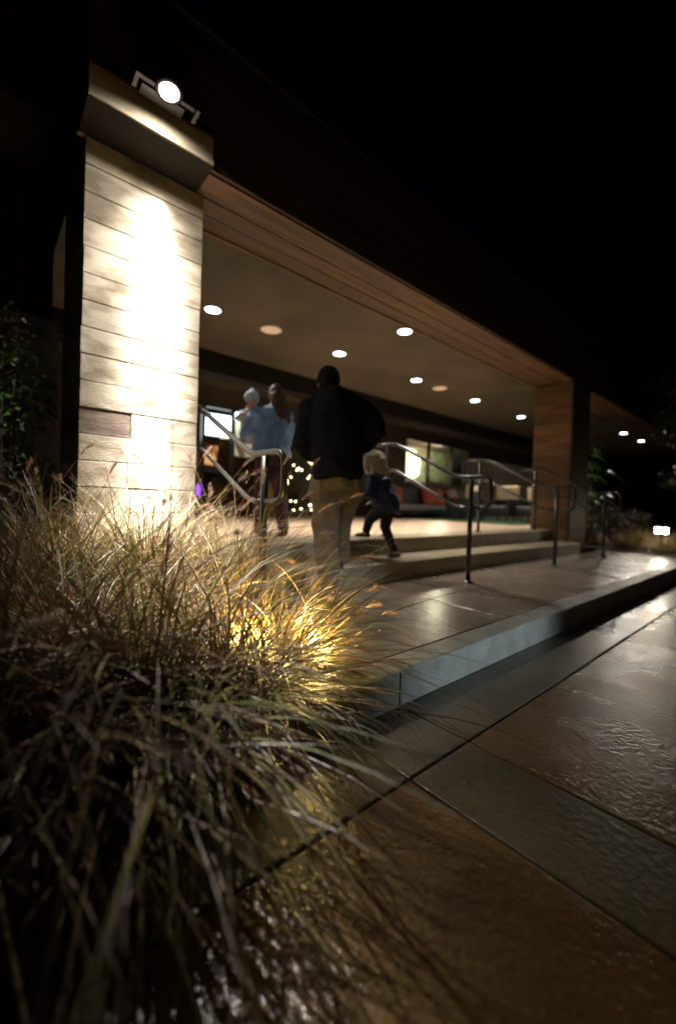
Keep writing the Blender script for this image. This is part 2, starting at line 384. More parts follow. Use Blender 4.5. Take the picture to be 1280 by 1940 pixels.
MB().box(2.2, 6.2, 9.4, 10.0, .36, 1.25).build('body', 'counter_wood', e, bevel=.01); MB().box(2.1, 6.3, 9.32, 10.06, 1.255, 1.30).build('counter_top', 'black_metal', e, bevel=.008)
e = empty('hearth', 'small orange glowing hearth opening behind the left handrail', 'hearth')
mb = MB()
for i in range(9):
    a = random.uniform(0, 6.28); r = random.uniform(0, .14)
    mb.tube([(3.84+r*math.cos(a), 8.95, 1.50), (3.84+r*1.2*math.cos(a)+.03, 8.95+r*.3, 1.62), (3.84+r*math.cos(a), 8.95, 1.70+random.uniform(0, .14))], [.03, .045, .004], 6)
mb.build('flame', 'fire_glow', e, smooth=True)
MB().box(3.5, 4.2, 8.8, 9.3, 1.28, 1.46).build('base', 'counter_wood', e, bevel=.01)
MB().box(3.5, 4.2, 9.2, 9.3, 1.46, 1.95).build('back_panel', 'counter_wood', e, bevel=.01)
for i, (xx, zz_) in enumerate([(4.7, 2.3), (5.4, 2.2), (6.1, 2.3)]):
    e = empty('pendant_lamp', ['small warm pendant lamp nearest the round lamp', 'small warm pendant lamp over the middle of the counter', 'small warm pendant lamp at the counter end'][i], 'lamp', 'pendant lamps over the counter', loc=(xx, 9.7, zz_))
    MB().ball((0, 0, 0), .035).build('bulb', 'warm_bulb', e, smooth=True)
    MB().lathe([(.02, .10), (.09, 0), (.095, -.01), (.02, .09)], (0, 0, 0)).build('shade', 'black_metal', e, smooth=True)
    MB().tube([(0, 0, .1), (0, 0, 3.07-zz_)], .005).build('cord', 'black_metal', e)
point('counter_glow', (4.3, 9.1, 2.0), 16, (1, .62, .3), .1)
# right room
e = empty('table_lamp', 'bright cream table lamp glowing in the right window', 'lamp', loc=(11.0, 9.0, 1.5))
MB().lathe([(.16, 0), (.30, .1), (.34, .45), (.20, .85), (.12, .95)], (0, 0, .15)).build('lamp_shade', 'warm_bulb', e, smooth=True)
MB().lathe([(.1, 0), (.11, .02), (.03, .05), (.05, .12), (.02, .2)], (0, 0, -.05)).build('base', 'black_metal', e, smooth=True)
e = empty('side_cabinet', 'dark low cabinet under the glowing table lamp', 'cabinet')
MB().box(10.4, 11.6, 8.75, 9.25, .36, 1.40).build('body', 'counter_wood', e, bevel=.01); MB().box(10.36, 11.64, 8.71, 9.29, 1.402, 1.44).build('cabinet_top', 'counter_wood', e, bevel=.005)
def art(x0, x1, z0, z1, m, label):
    e = empty('wall_picture', label, 'picture')
    MB().box(x0-.03, x1+.03, 10.54, 10.6, z0-.03, z1+.03).build('frame', 'black_metal', e); MB().box(x0, x1, 10.53, 10.537, z0, z1).build('canvas', m, e)
art(14.1, 15.2, 1.75, 2.95, 'art_green', 'green and cream patterned picture in the right window')
art(13.0, 13.8, 1.6, 2.6, 'art_green', 'smaller speckled picture beside the table lamp')
e = empty('curtain', 'pale blue grey curtain at the right end of the window', 'curtain')
mb = MB(); pts = []
for i in range(25): pts.append((13.0+i*.03, 8.75+.03*math.sin(i*1.3)))
vs = [(x, y, zz) for x, y in pts for zz in (1.42, 2.72)]
mb.add(vs, [(2*i, 2*i+2, 2*i+3, 2*i+1) for i in range(24)]); o = mb.build('cloth', 'art_teal', e, smooth=True)
o.modifiers.new('s', 'SOLIDIFY').thickness = .006
MB().tube([(12.8, 8.75, 2.74), (13.9, 8.75, 2.74)], .01).build('rod', 'black_metal', e)
point('room_glow', (13.2, 9.4, 2.7), 150, (1, .86, .62), .1)

# ------------------------------------------------------------------ downlights and speakers
def downlight(x, y, label, power=34, far=False, first=[None]):
    if first[0] is None:
        e = empty('ceiling_light', label, 'ceiling light', 'recessed lights in the porch ceiling', loc=(x, y, 3.07))
        MB().lathe([(.108, 0), (.108, -.008), (.092, -.010), (.092, 0)], (0, 0, 0), seg=28).build('trim_ring', 'trim_white', e, smooth=False)
        MB().lathe([(.09, -.001), (.09, -.006)], (0, 0, 0), seg=28).build('lens', 'downlight', e)
        first[0] = e
    else:
        e = first[0].copy(); COL.objects.link(e); e.location = (x, y, 3.07); e['label'] = label
        for ch in list(first[0].children):
            c = ch.copy(); COL.objects.link(c); c.parent = e
    if far: spot('ceiling_light_beam', (x, y, 3.04), (x, y, 0), power, WARM, 174, .1, .09)
    else: spot('ceiling_light_beam', (x, y, 3.05), (x, y, 0), power, WARM, 110, .8, .08)
lab = ['round lit ceiling light just right of the stone column', 'second lit ceiling light from the stone column, left of the man', 'third lit ceiling light, left of the far beige speaker', 'fourth lit ceiling light, right of the far beige speaker', 'last ceiling light before the timber column']
for i, (x, y) in enumerate([(2.13, 4.92), (4.2, 4.92), (6.1, 4.92), (8.14, 4.92), (10.37, 4.95)]): downlight(x, y, lab[i], 330)
downlight(4.26, 3.66, 'lit ceiling light beside the timber soffit above the man', 420)
downlight(14.36, 3.75, 'left one of two small lights beyond the timber column', 90, True)
downlight(16.26, 3.75, 'right one of two small lights beyond the timber column', 190, True)
for x, l in ((2.96, 'large round beige ceiling speaker with an added dim glow nearer the stone column'), (6.84, 'smaller looking round beige ceiling speaker with an added dim glow farther back')):
    e = empty('glowing_speaker', l, 'ceiling speaker', 'round speakers with an added glow in the porch ceiling', loc=(x, 4.92, 3.07))
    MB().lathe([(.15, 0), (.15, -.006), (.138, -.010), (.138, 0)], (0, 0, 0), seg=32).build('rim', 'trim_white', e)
    MB().lathe([(.137, -.001), (.137, -.007), (.01, -.011)], (0, 0, 0), seg=32).build('glowing_grille', 'speaker_glow', e, smooth=True)  # speaker face, made to glow by its material

# ------------------------------------------------------------------ floodlight above the column
fl = empty('floodlight', 'round faced floodlight glowing on its bracket above the pale block', 'floodlight', loc=(.82, 2.62, 3.19))
MB().lathe([(.062, .05), (.080, .02), (.080, -.008), (.060, -.016), (.058, -.004)], (0, 0, .01), seg=28).build('housing', 'lamp_metal', fl, smooth=True)
MB().lathe([(.056, -.0), (.055, -.004)], (0, 0, .0), seg=28).build('lens', 'lens', fl)
b_ = MB(); b_.box(-.19, .19, .05, .085, .065, .085).box(-.19, -.165, -.02, .085, -.02, .0645).box(.165, .19, -.02, .085, -.02, .0645).box(-.165, -.075, .0, .03, .0, .03).box(.075, .165, .0, .03, .0, .03)
b_.build('bracket', 'lamp_metal', fl, bevel=.004)
MB().box(-.05, .05, .09, .23, .09, .13).build('mounting_box', 'lamp_metal', fl, bevel=.006)
MB().box(-.13, .13, .085, .16, .045, .088).build('base_plate', 'black_metal', fl, bevel=.004)
fl.rotation_euler.x = R(-6)

# ------------------------------------------------------------------ dark wall and post on the left
gw = empty('garden_wall', 'dark plastered side wall behind the shrub left of the column', 'wall')
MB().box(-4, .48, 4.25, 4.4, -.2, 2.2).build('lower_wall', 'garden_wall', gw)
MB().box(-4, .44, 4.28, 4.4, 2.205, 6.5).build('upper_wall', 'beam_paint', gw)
# ------------------------------------------------------------------ handrails
def arc(c, r, a0, a1, n, x):
    return [(x, c[0]+r*math.cos(R(a0+(a1-a0)*i/n)), c[1]+r*math.sin(R(a0+(a1-a0)*i/n))) for i in range(n+1)]
def handrail(x, label, m='rail_metal', top='rail_top', dx=0):
    e = empty('handrail', label, 'handrail', 'metal handrails on the porch steps', loc=(x, 0, 0))
    up_, lo_ = (3.22, 1.46), (2.38, 1.055)
    MB().tube([(0, 3.58, 1.46), (0, 3.42, 1.46), (0, 3.30, 1.46), (0, 3.22, 1.445), (0, 3.14, 1.415), (0, 2.46, 1.075), (0, 2.40, 1.055), (0, 2.32, 1.045), (0, 2.10, 1.045),
               (0, 2.055, 1.035), (0, 2.025, 1.005), (0, 2.015, .96), (0, 2.015, .83), (0, 2.025, .785), (0, 2.055, .755), (0, 2.10, .745), (0, 2.2, .745)], .020, 12).build('top_rail', top, e, smooth=True)
    MB().tube([(0, 3.58, 1.15), (0, 3.30, 1.15), (0, 3.22, 1.137), (0, 3.14, 1.107), (0, 2.46, .772), (0, 2.40, .752), (0, 2.32, .744), (0, 2.26, .744)], .016, 10).build('mid_rail', top, e, smooth=True)
    MB().tube([(0, 3.58, 1.46), (0, 3.63, 1.44), (0, 3.65, 1.40), (0, 3.65, 1.21), (0, 3.63, 1.17), (0, 3.58, 1.15)], .020, 10).build('end_loop', top, e, smooth=True)
    for y, z0, z1 in ((3.36, .36, 1.44), (2.23, -.003, 1.025)):
        p = MB().tube([(0, y, z0), (0, y, z1)], .024, 12).build('post', m, e, smooth=True)
        MB().lathe([(.055, 0), (.055, .008), (.035, .02), (.024, .022)], (0, y, z0), seg=16).build('base_flange', m, p, smooth=True)
    return e
handrail(1.33, 'handrail nearest the stone column, half hidden by the tall grass')
handrail(3.68, 'handrail with its lower post in front of the man and child', top='rail_metal')
handrail(5.78, 'handrail in the middle right, in front of the black armchairs', top='rail_metal')
handrail(7.72, 'far handrail standing against the timber column', top='rail_metal')

# ------------------------------------------------------------------ porch furniture
def sofa():
    e = empty('bench_sofa', 'long grey outdoor sofa with pillows under the right window', 'sofa')
    MB().box(8.15, 12.2, 6.95, 7.62, .60, .74).build('seat', 'sofa_cloth', e, bevel=.03)
    MB().box(8.15, 12.2, 7.55, 7.75, .742, 1.20).build('backrest', 'sofa_cloth', e, bevel=.04)
    MB().box(8.02, 8.15, 6.95, 7.75, .50, 1.0).build('arm', 'sofa_cloth', e, bevel=.03)
    MB().box(8.1, 12.2, 6.98, 7.7, .50, .598).build('frame', 'black_metal', e)
    for x in (8.2, 10.2, 12.1):
        for y in (7.0, 7.66): MB().box(x-.03, x+.03, y-.03, y+.03, .386 if x > 8.95 else .361, .50).build('leg', 'black_metal', e)
sofa()
def pillow(x, m, label, tilt, s=.52, rz=0):
    mb = MB(); n = 10; vs = []
    for side in (1, -1):
        for i in range(n+1):
            for j in range(n+1):
                u, v = i/n*2-1, j/n*2-1
                th = .11*max(0, (1-u**4)*(1-v**4))**.6
                vs.append((u*s/2*(1-.06*v*v), side*th*.5*1.2, v*s/2*(1-.06*u*u)))
    fs = []
    N = (n+1)**2
    for sd in range(2):
        for i in range(n):
            for j in range(n):
                a = sd*N+i*(n+1)+j; q = (a, a+n+1, a+n+2, a+1); fs.append(q if sd == 0 else q[::-1])
    mb.add(vs, fs); o = mb.build('pillow', m, None, smooth=True)
    o.location = (x, 7.42, .74+s/2+.0); o.rotation_euler = (R(-14), R(tilt), R(rz)); tag(o, label, 'pillow', 'pillows on the grey sofa')
pillow(8.52, 'orange_cloth', 'orange pillow at the left end of the sofa, behind the handrail', 12)
pillow(9.95, 'orange_cloth', 'orange and rust pillow in the middle of the sofa', -4, .56)
pillow(10.45, 'orange_cloth', 'orange pillow leaning behind the middle of the sofa', 14)
pillow(11.2, 'pattern_cloth', 'white and red patterned pillow at the right of the sofa', -3)
def armchair(x, y, rz, label, first=[None]):
    if first[0] is None:
        e = empty('armchair', label, 'armchair', 'black armchairs with cream cushions', loc=(x, y, .386), rz=rz)
        MB().box(-.34, .34, -.34, .34, .16, .30).build('seat', 'wicker', e, bevel=.02)
        MB().box(-.34, .34, .27, .36, .302, .78).build('backrest', 'wicker', e, bevel=.02)
        for s in (-1, 1):
            MB().box(s*.385-.04, s*.385+.04, -.34, .36, .16, .58).build('arm', 'wicker', e, bevel=.02)
            for t in (-1, 1): MB().tube([(s*.36, t*.31, 0), (s*.36, t*.31, .16)], .02).build('leg', 'black_metal', e)
        MB().box(-.30, .30, -.33, .24, .305, .40).build('seat_cushion', 'sofa_cloth', e, bevel=.03)
        MB().box(-.32, .32, .16, .265, .56, .93).build('back_cushion', 'cream_cloth', e, bevel=.035)
        first[0] = e
    else:
        e = first[0].copy(); COL.objects.link(e); e.location = (x, y, .386); e.rotation_euler.z = rz; e['label'] = label
        for ch in list(first[0].children):
            c = ch.copy(); COL.objects.link(c); c.parent = e
armchair(10.1, 6.3, R(185), 'black armchair behind the middle handrail, left of its row')
armchair(10.35, 5.35, R(262), 'black armchair in the middle of its row, cream cushion')
armchair(10.55, 4.6, R(262), 'black armchair nearest the timber column')
armchair(11.6, 5.0, R(250), 'black armchair at the back of the row')
# purple light box
e = empty('purple_lantern', 'small purple lit lantern low beside the column', 'lantern', loc=(3.06, 7.6, .36))
MB().box(-.07, .07, -.07, .07, .42, .62).build('glow_panel', 'purple_light', e, bevel=.02); MB().box(-.08, .08, -.08, .08, 0, .418).build('stand', 'black_metal', e, bevel=.01)
MB().box(-.08, .08, -.08, .08, .622, .66).build('cap', 'black_metal', e, bevel=.01)

# Christmas tree
xt = empty('christmas_tree', 'small dark christmas tree with tiny warm lights between the woman and the man', 'christmas tree', loc=(5.25, 7.25, .36))
mb = MB()
for i in range(2600):
    h = random.random()**1.3*1.5; r = (1.55-h)*.36*random.uniform(.3, 1); a = random.uniform(0, 6.283)
    p = Vector((r*math.cos(a), r*math.sin(a), .18+h)); d = Vector((math.cos(a+random.uniform(-.5, .5)), math.sin(a), random.uniform(-.4, .3))).normalized()*random.uniform(.05, .10)
    s_ = d.cross(Vector((0, 0, 1))).normalized()*.008
    mb.add([p-s_, p+s_, p+d], [(0, 1, 2)])
o = mb.build('needles', 'pine', xt); o['kind'] = 'stuff'
MB().tube([(0, 0, 0), (0, 0, 1.5)], [.035, .01]).build('trunk', 'bark', xt)
MB().lathe([(.14, 0), (.17, .2), (.15, .2)], (0, 0, 0)).build('pot', 'counter_wood', xt, smooth=True)
bulb = None
for i in range(58):
    h = random.random()*1.45; r = (1.58-h)*.36; a = random.uniform(2.6, 6.6)
    if bulb is None:
        bulb = MB().ball((0, 0, 0), .0135, 8, 5).build('bulb', 'fairy', xt, smooth=True); o = bulb
    else: o = bulb.copy(); COL.objects.link(o); o.parent = xt
    o.location = (r*math.cos(a), r*math.sin(a), .18+h)
e = empty('planter_box', 'dark planter with pale flowers behind the woman and the tree', 'planter', loc=(4.75, 7.7, .36))
MB().box(-.3, .3, -.15, .15, 0, .75).build('box', 'counter_wood', e, bevel=.01)
mb = MB()
for i in range(26): mb.ball((random.uniform(-.28, .28), random.uniform(-.12, .12), .80+random.uniform(0, .16)), random.uniform(.03, .055), 8, 5)
mb.build('flowers', 'cream_cloth', e, smooth=True)

# ------------------------------------------------------------------ people
def finish(mb, name, m, parent, voxel=.012, smooth=4, fold=0, fscale=6, strip=None):
    tmp = mb.build('tmp', m, None)
    rm = tmp.modifiers.new('r', 'REMESH'); rm.mode = 'VOXEL'; rm.voxel_size = voxel; rm.use_smooth_shade = True
    sm = tmp.modifiers.new('s', 'SMOOTH'); sm.iterations = smooth; sm.factor = .5
    dg = bpy.context.evaluated_depsgraph_get(); me = bpy.data.meshes.new_from_object(tmp.evaluated_get(dg))
    bpy.data.objects.remove(tmp)
    if fold:
        ns = [v.normal.copy() for v in me.vertices]
        for v, n_ in zip(me.vertices, ns):
            p = v.co
            q = Vector((p.x*fscale, p.y*fscale, p.z*fscale*.7+p.x*2))
            v.co = p + n_*fold*(1-abs(noise.noise(q))*3.2 + .4*noise.noise(q*2.3))
    me.materials.clear(); me.materials.append(M[m]); me.polygons.foreach_set('use_smooth', [True]*len(me.polygons)); me.name = name
    o = bpy.data.objects.new(name, me); COL.objects.link(o)
    if parent: o.parent = parent
    return o
def hand(mb, w, d, side, s=1):
    """w wrist, d direction the hand points; five unequal bent fingers"""
    d = Vector(d).normalized(); w = Vector(w)
    sd = d.cross(Vector((0, 0, 1)));
    if sd.length < .2: sd = Vector((1, 0, 0))*side
    sd.normalize(); nrm = sd.cross(d).normalized()
    mb.tube([w-d*.03*s, w+d*.02*s, w+d*.06*s, w+d*.09*s], [(.026*s, .02*s), (.036*s, .017*s), (.041*s, .016*s), (.036*s, .013*s)], 10)
    for i, L in enumerate((.068, .078, .072, .056)):
        b = w+d*.085*s+sd*(i-1.5)*.0215*s*side; L *= s
        mb.tube([b-d*.02*s, b+d*L*.4, b+d*L*.75-nrm*.014*s, b+d*L*.9-nrm*.03*s], [.0095*s, .0092*s, .0085*s, .006*s], 7)
    t = w+d*.025*s-sd*.03*s*side
    mb.tube([t, t+d*.03*s-sd*.02*s*side, t+d*.06*s-sd*.022*s*side-nrm*.012*s], [.013*s, .011*s, .008*s], 7)
def head(mb, c, s, dirv=(0, 1, 0)):
    c = Vector(c); f = Vector(dirv).normalized(); sd = f.cross(Vector((0, 0, 1))).normalized()
    mb.ball(c+Vector((0, 0, .02*s)), (.076*s, .092*s, .10*s), 18, 12)
    mb.ball(c+f*.03*s-Vector((0, 0, .055*s)), (.055*s, .06*s, .065*s), 14, 9)
    mb.tube([c+f*.085*s+Vector((0, 0, .01*s)), c+f*.105*s-Vector((0, 0, .03*s))], [.010*s, .016*s], 8)
    mb.ball(c+f*.078*s-Vector((0, 0, .062*s)), (.024*s, .014*s, .012*s), 8, 6)
    for k in (-1, 1): mb.ball(c+sd*.078*s*k-Vector((0, 0, .005*s)), (.012*s, .02*s, .032*s), 8, 6)
def face_bits(c, s, dirv, parent):
    c = Vector(c); f = Vector(dirv).normalized(); sd = f.cross(Vector((0, 0, 1))).normalized()
    for k in (-1, 1): MB().ball(c+sd*.03*s*k+f*.088*s+Vector((0, 0, .012*s)), .011*s, 8, 6).build('eye', 'eye', parent, smooth=True)
def limbs(mb, pts, rs, seg=12): mb.tube(pts, rs, seg)
def shoe(p, yaw_, s, parent, pitch=0):
    m_ = MB(); m_.tube([(0, -.09*s, .05*s), (0, -.07*s, .045*s), (0, .0, .045*s), (0, .09*s, .035*s), (0, .16*s, .028*s), (0, .185*s, .022*s)],
                       [(.03*s, .035*s), (.042*s, .045*s), (.042*s, .045*s), (.048*s, .035*s), (.042*s, .026*s), (.02*s, .016*s)], 12)
    o = m_.build('shoe', 'shoe', parent, smooth=True); o.location = p; o.rotation_euler = (pitch, 0, yaw_)
    return o

# --- man in a navy jacket and khaki trousers, seen from behind, walking up the steps
man = empty('person', 'man in a bulky navy jacket and tan trousers walking up the steps', 'person', loc=(2.145, 2.49, 0), rz=R(-34))
man.scale = (1.03, 1.03, 1.03)
hp = Vector((0, 0, .95)); ch = Vector((-.02, .13, 1.38)); nk = Vector((-.05, .22, 1.585)); hd = Vector((-.065, .30, 1.725))
LK, LA = Vector((-.08, -.02, .50)), Vector((-.06, -.16, .12)); RK, RA = Vector((.08, .24, .60)), Vector((.07, .27, .29))
RE, RW = Vector((.29, -.01, 1.29)), Vector((.17, .22, 1.17)); LE, LW = Vector((-.25, .05, 1.18)), Vector((-.14, .26, 1.10))
RS, LS = Vector((.185, .12, 1.42)), Vector((-.18, .13, 1.43))
def body(b, ws=1):
    b.tube([hp+Vector((0, 0, -.10)), hp, hp+Vector((0, .03, .14)), (hp+ch)/2+Vector((0, .01, .05)), ch, ch+Vector((0, .03, .09)), nk],
           [(p_*ws, q_*ws) for p_, q_ in ((.13, .10), (.175, .125), (.165, .12), (.175, .125), (.205, .135), (.17, .10), (.06, .06))], 18)
    b.tube([nk-Vector((0, .03, .05)), nk, hd-Vector((0, .02, .05))], [.07, .058, .056], 12)
    for S_, E_, W_, sd in ((RS, RE, RW, 1), (LS, LE, LW, -1)):
        b.tube([S_*.6+ch*.4, S_, (S_+E_)/2, E_, (E_+W_)/2, W_], [r_*ws for r_ in (.07, .068, .055, .045, .042, .032)], 12)
    for K_, A_, sx in ((RK, RA, .09), (LK, LA, -.09)):
        b.tube([hp+Vector((sx, 0, 0)), hp+Vector((sx, 0, -.08)), K_*.5+(hp+Vector((sx, 0, 0)))*.5, K_, (K_+A_)/2+Vector((0, -.02, .03)), A_, A_-Vector((0, 0, .05))], [r_*ws for r_ in (.09, .095, .08, .058, .056, .04, .038)], 12)
b = MB(); body(b); head(b, hd, 1.06); hand(b, RW, (-.3, .6, .05), 1); hand(b, LW, (.25, .6, .0), -1)
finish(b, 'body', 'skin', man, .011, 3)
face_bits(hd, 1.06, (0, 1, 0), man)
b = MB()
b.tube([hp+Vector((0, -.01, -.06)), hp+Vector((0, -.005, 0)), hp+Vector((0, .01, .14)), (hp+ch)/2+Vector((0, .01, .06)), ch+Vector((0, -.02, -.02)), ch+Vector((0, -.01, .09)), nk+Vector((0, -.02, -.02)), nk+Vector((0, -.01, .045))],
       [(.23, .185), (.24, .19), (.255, .205), (.275, .22), (.29, .225), (.255, .19), (.165, .14), (.095, .09)], 20)
for S_, E_, W_ in ((RS, RE, RW), (LS, LE, LW)):
    b.tube([S_*.5+ch*.5, S_+Vector((0, 0, -.01)), (S_+E_)/2, E_, (E_+W_)/2, W_], [.12, .125, .12, .105, .092, .068], 14)
for S_, E_ in ((RS, RE), (LS, LE)):
    b.tube([nk+Vector((0, 0, -.04)), (nk+S_)*.5+Vector((0, 0, .0)), S_+Vector((0, 0, .0)), (S_+E_)*.5, E_], [.10, .125, .145, .125, .10], 14)
    b.tube([ch+Vector((0, 0, .05)), (ch+E_)*.5+Vector((0, -.02, .02)), E_*.8+ch*.2], [.18, .16, .10], 14)
finish(b, 'jacket', 'jacket_navy', man, .013, 14, .010, 7)
b = MB()
b.tube([hp+Vector((0, 0, .10)), hp, hp+Vector((0, 0, -.12))], [(.18, .14), (.195, .15), (.17, .13)], 16)
for K_, A_, sx in ((RK, RA, .095), (LK, LA, -.095)):
    b.tube([hp+Vector((sx, 0, -.02)), hp+Vector((sx*1.02, 0, -.14)), K_*.5+(hp+Vector((sx, 0, 0)))*.5, K_, (K_+A_)/2+Vector((0, -.02, .03)), A_+Vector((0, -.01, .05)), A_-Vector((0, .01, .06))], [.105, .122, .112, .096, .090, .084, .090], 14)
finish(b, 'trousers', 'khaki', man, .012, 5, .010, 6)
b = MB(); b.ball(hd+Vector((0, -.016, .03)), (.096, .105, .112), 18, 12); b.tube([hd+Vector((0, -.05, -.09)), hd+Vector((0, -.04, .0))], [.066, .088], 12)
finish(b, 'hair', 'hair_dark', man, .010, 3, .004, 30)
shoe((-.06, -.18, .0), 0, 1, man, R(-14)); shoe((.07, .29, .18), 0, 1, man)

# --- woman in a light denim jacket carrying a baby
wom = empty('person', 'woman in a pale blue denim jacket with long brown hair, carrying a baby', 'person', loc=(2.45, 3.97, .36), rz=R(-12))
wom.scale = (.94, 1, 1)
hp = Vector((0, 0, .90)); ch = Vector((.0, .02, 1.25)); nk = Vector((.03, .03, 1.42)); hd = Vector((.045, .05, 1.555))
RK, RA = Vector((.10, -.03, .46)), Vector((.10, -.16, .10)); LK, LA = Vector((-.08, .12, .48)), Vector((-.08, .12, .08))
RE, RW = Vector((.25, .12, 1.08)), Vector((.02, .30, 1.12)); LE, LW = Vector((-.28, .14, 1.10)), Vector((-.20, .33, 1.24))
RS, LS = Vector((.18, .02, 1.33)), Vector((-.185, .03, 1.33))
b = MB(); body(b, .76); head(b, hd, .97); hand(b, RW, (-.8, .15, .1), 1, .92); hand(b, LW, (.3, .1, .7), -1, .92)
finish(b, 'body', 'skin', wom, .011, 3)
face_bits(hd, .97, (0, 1, 0), wom)
b = MB()
b.tube([hp+Vector((0, -.01, -.03)), hp+Vector((0, 0, .03)), hp+Vector((0, .0, .16)), (hp+ch)/2+Vector((0, 0, .07)), ch+Vector((0, -.01, 0)), ch+Vector((0, 0, .10)), nk+Vector((0, -.01, -.01)), nk+Vector((0, 0, .03))],
       [(.235, .17), (.232, .165), (.205, .145), (.20, .145), (.215, .145), (.185, .115), (.09, .085), (.07, .07)], 20)
for S_, E_, W_ in ((RS, RE, RW), (LS, LE, LW)):
    b.tube([S_*.5+ch*.5, S_, (S_+E_)/2, E_, (E_+W_)/2, W_], [.085, .09, .08, .074, .064, .05], 14)
finish(b, 'jacket', 'denim', wom, .012, 4, .012, 8)
b = MB()
b.tube([hp+Vector((0, 0, .06)), hp, hp+Vector((0, 0, -.12))], [(.17, .13), (.18, .14), (.16, .12)], 16)
for K_, A_, sx in ((RK, RA, .085), (LK, LA, -.085)):
    b.tube([hp+Vector((sx, 0, -.02)), hp+Vector((sx, 0, -.14)), K_*.5+(hp+Vector((sx, 0, 0)))*.5, K_, (K_+A_)/2, A_, A_-Vector((0, 0, .03))], [.1, .11, .095, .078, .075, .066, .066], 14)
finish(b, 'trousers', 'maroon', wom, .012, 4, .006, 8)
b = MB(); b.ball(hd+Vector((0, -.015, .03)), (.09, .10, .105), 18, 12)
b.tube([hd+Vector((0, -.05, .02)), hd+Vector((.01, -.08, -.08)), hd+Vector((.035, -.11, -.18)), hd+Vector((.06, -.12, -.27)), hd+Vector((.075, -.11, -.34))], [(.095, .07), (.108, .062), (.098, .05), (.07, .036), (.02, .012)], 16)
for i in range(22):
    x_ = random.uniform(-.06, .12); b.tube([hd+Vector((x_*.6, -.09, -.02)), hd+Vector((x_+.01, -.115, -.16)), hd+Vector((x_*.9+.05, -.13, -.26-random.uniform(0, .12)))], [.012, .010, .004], 6)
finish(b, 'hair', 'hair_brown', wom, .009, 2, .005, 24)
shoe((.10, -.18, .0), 0, .9, wom, R(-14)); shoe((-.08, .13, .0), 0, .9, wom)
# --- baby on her left shoulder
bab = empty('person', 'baby in a pale fuzzy hat held against the shoulder of the denim jacket woman', 'person', loc=(2.45, 3.97, .36), rz=R(-12))
bc = Vector((-.215, .17, 1.22)); bh = Vector((-.205, .12, 1.49))
b = MB(); b.tube([bc-Vector((0, 0, .16)), bc-Vector((0, 0, .05)), bc+Vector((0, 0, .08)), bc+Vector((0, 0, .17)), bh], [(.08, .07), (.095, .08), (.09, .075), (.05, .05), (.04, .04)], 14)
for k in (-1, 1):
    b.tube([bc+Vector((k*.07, 0, .12)), bc+Vector((k*.12, -.06, .06)), bc+Vector((k*.08, -.12, .10))], [.035, .03, .022], 10)
    hand(b, bc+Vector((k*.08, -.12, .10)), (-k*.4, -.3, .6), k, .5)
    b.tube([bc+Vector((k*.05, 0, -.12)), bc+Vector((k*.10, .03, -.24)), bc+Vector((k*.08, -.02, -.34)), bc+Vector((k*.08, -.07, -.35))], [.05, .042, .032, .025], 10)
head(b, bh, .72, (.3, -1, 0))
finish(b, 'body', 'skin', bab, .009, 2); face_bits(bh, .72, (.3, -1, 0), bab)
b = MB(); b.tube([bc-Vector((0, 0, .20)), bc-Vector((0, 0, .05)), bc+Vector((0, 0, .08)), bc+Vector((0, 0, .17))], [(.095, .085), (.115, .10), (.11, .095), (.06, .06)], 14)
for k in (-1, 1): b.tube([bc+Vector((k*.07, 0, .12)), bc+Vector((k*.13, -.05, .06)), bc+Vector((k*.085, -.11, .095))], [.05, .045, .036], 10)
finish(b, 'coat', 'fleece', bab, .01, 3, .005, 14)
b = MB(); b.ball(bh+Vector((0, .012, .035)), (.082, .085, .082), 16, 10); b.ball(bh+Vector((0, .012, .12)), .026, 10, 8)
finish(b, 'hat', 'fleece', bab, .009, 2, .004, 40)

# --- small child beside the man
kid = empty('person', 'small child in a blue coat and pale fuzzy hood climbing beside the man', 'person', loc=(3.29, 3.00, .18), rz=R(14))
kid.scale = (1.1, 1.1, 1.1)
hp = Vector((0, 0, .50)); ch = Vector((.02, .10, .70)); nk = Vector((.03, .16, .80)); hd = Vector((.035, .20, .91))
RK, RA = Vector((.05, .03, .28)), Vector((.05, -.09, .05)); LK, LA = Vector((-.05, .15, .36)), Vector((-.05, .19, .23))
RE, RW = Vector((.18, .10, .58)), Vector((.16, .24, .54)); LE, LW = Vector((-.15, .10, .60)), Vector((-.16, .22, .56))
RS, LS = Vector((.12, .10, .76)), Vector((-.11, .10, .76))
b = MB()
b.tube([hp-Vector((0, 0, .05)), hp, (hp+ch)/2, ch, nk], [(.08, .07), (.10, .085), (.10, .085), (.115, .085), (.04, .04)], 14)
b.tube([nk-Vector((0, .02, .03)), nk, hd], [.045, .04, .04], 10)
for S_, E_, W_, k in ((RS, RE, RW, 1), (LS, LE, LW, -1)):
    b.tube([S_*.5+ch*.5, S_, E_, W_], [.045, .042, .032, .022], 10); hand(b, W_, (0, .6, -.2), k, .6)
for K_, A_, sx in ((RK, RA, .05), (LK, LA, -.05)): b.tube([hp+Vector((sx, 0, 0)), K_, A_, A_-Vector((0, 0, .03))], [.062, .045, .03, .028], 10)
head(b, hd, .86); finish(b, 'body', 'skin', kid, .009, 2); face_bits(hd, .86, (0, 1, 0), kid)
b = MB(); b.tube([hp-Vector((0, 0, .06)), hp, (hp+ch)/2, ch, nk+Vector((0, 0, -.01))], [(.135, .12), (.135, .12), (.13, .115), (.14, .11), (.07, .07)], 16)
for S_, E_, W_ in ((RS, RE, RW), (LS, LE, LW)): b.tube([S_*.5+ch*.5, S_, E_, W_], [.06, .062, .052, .04], 12)
finish(b, 'coat', 'coat_blue', kid, .010, 3, .007, 12)
b = MB()
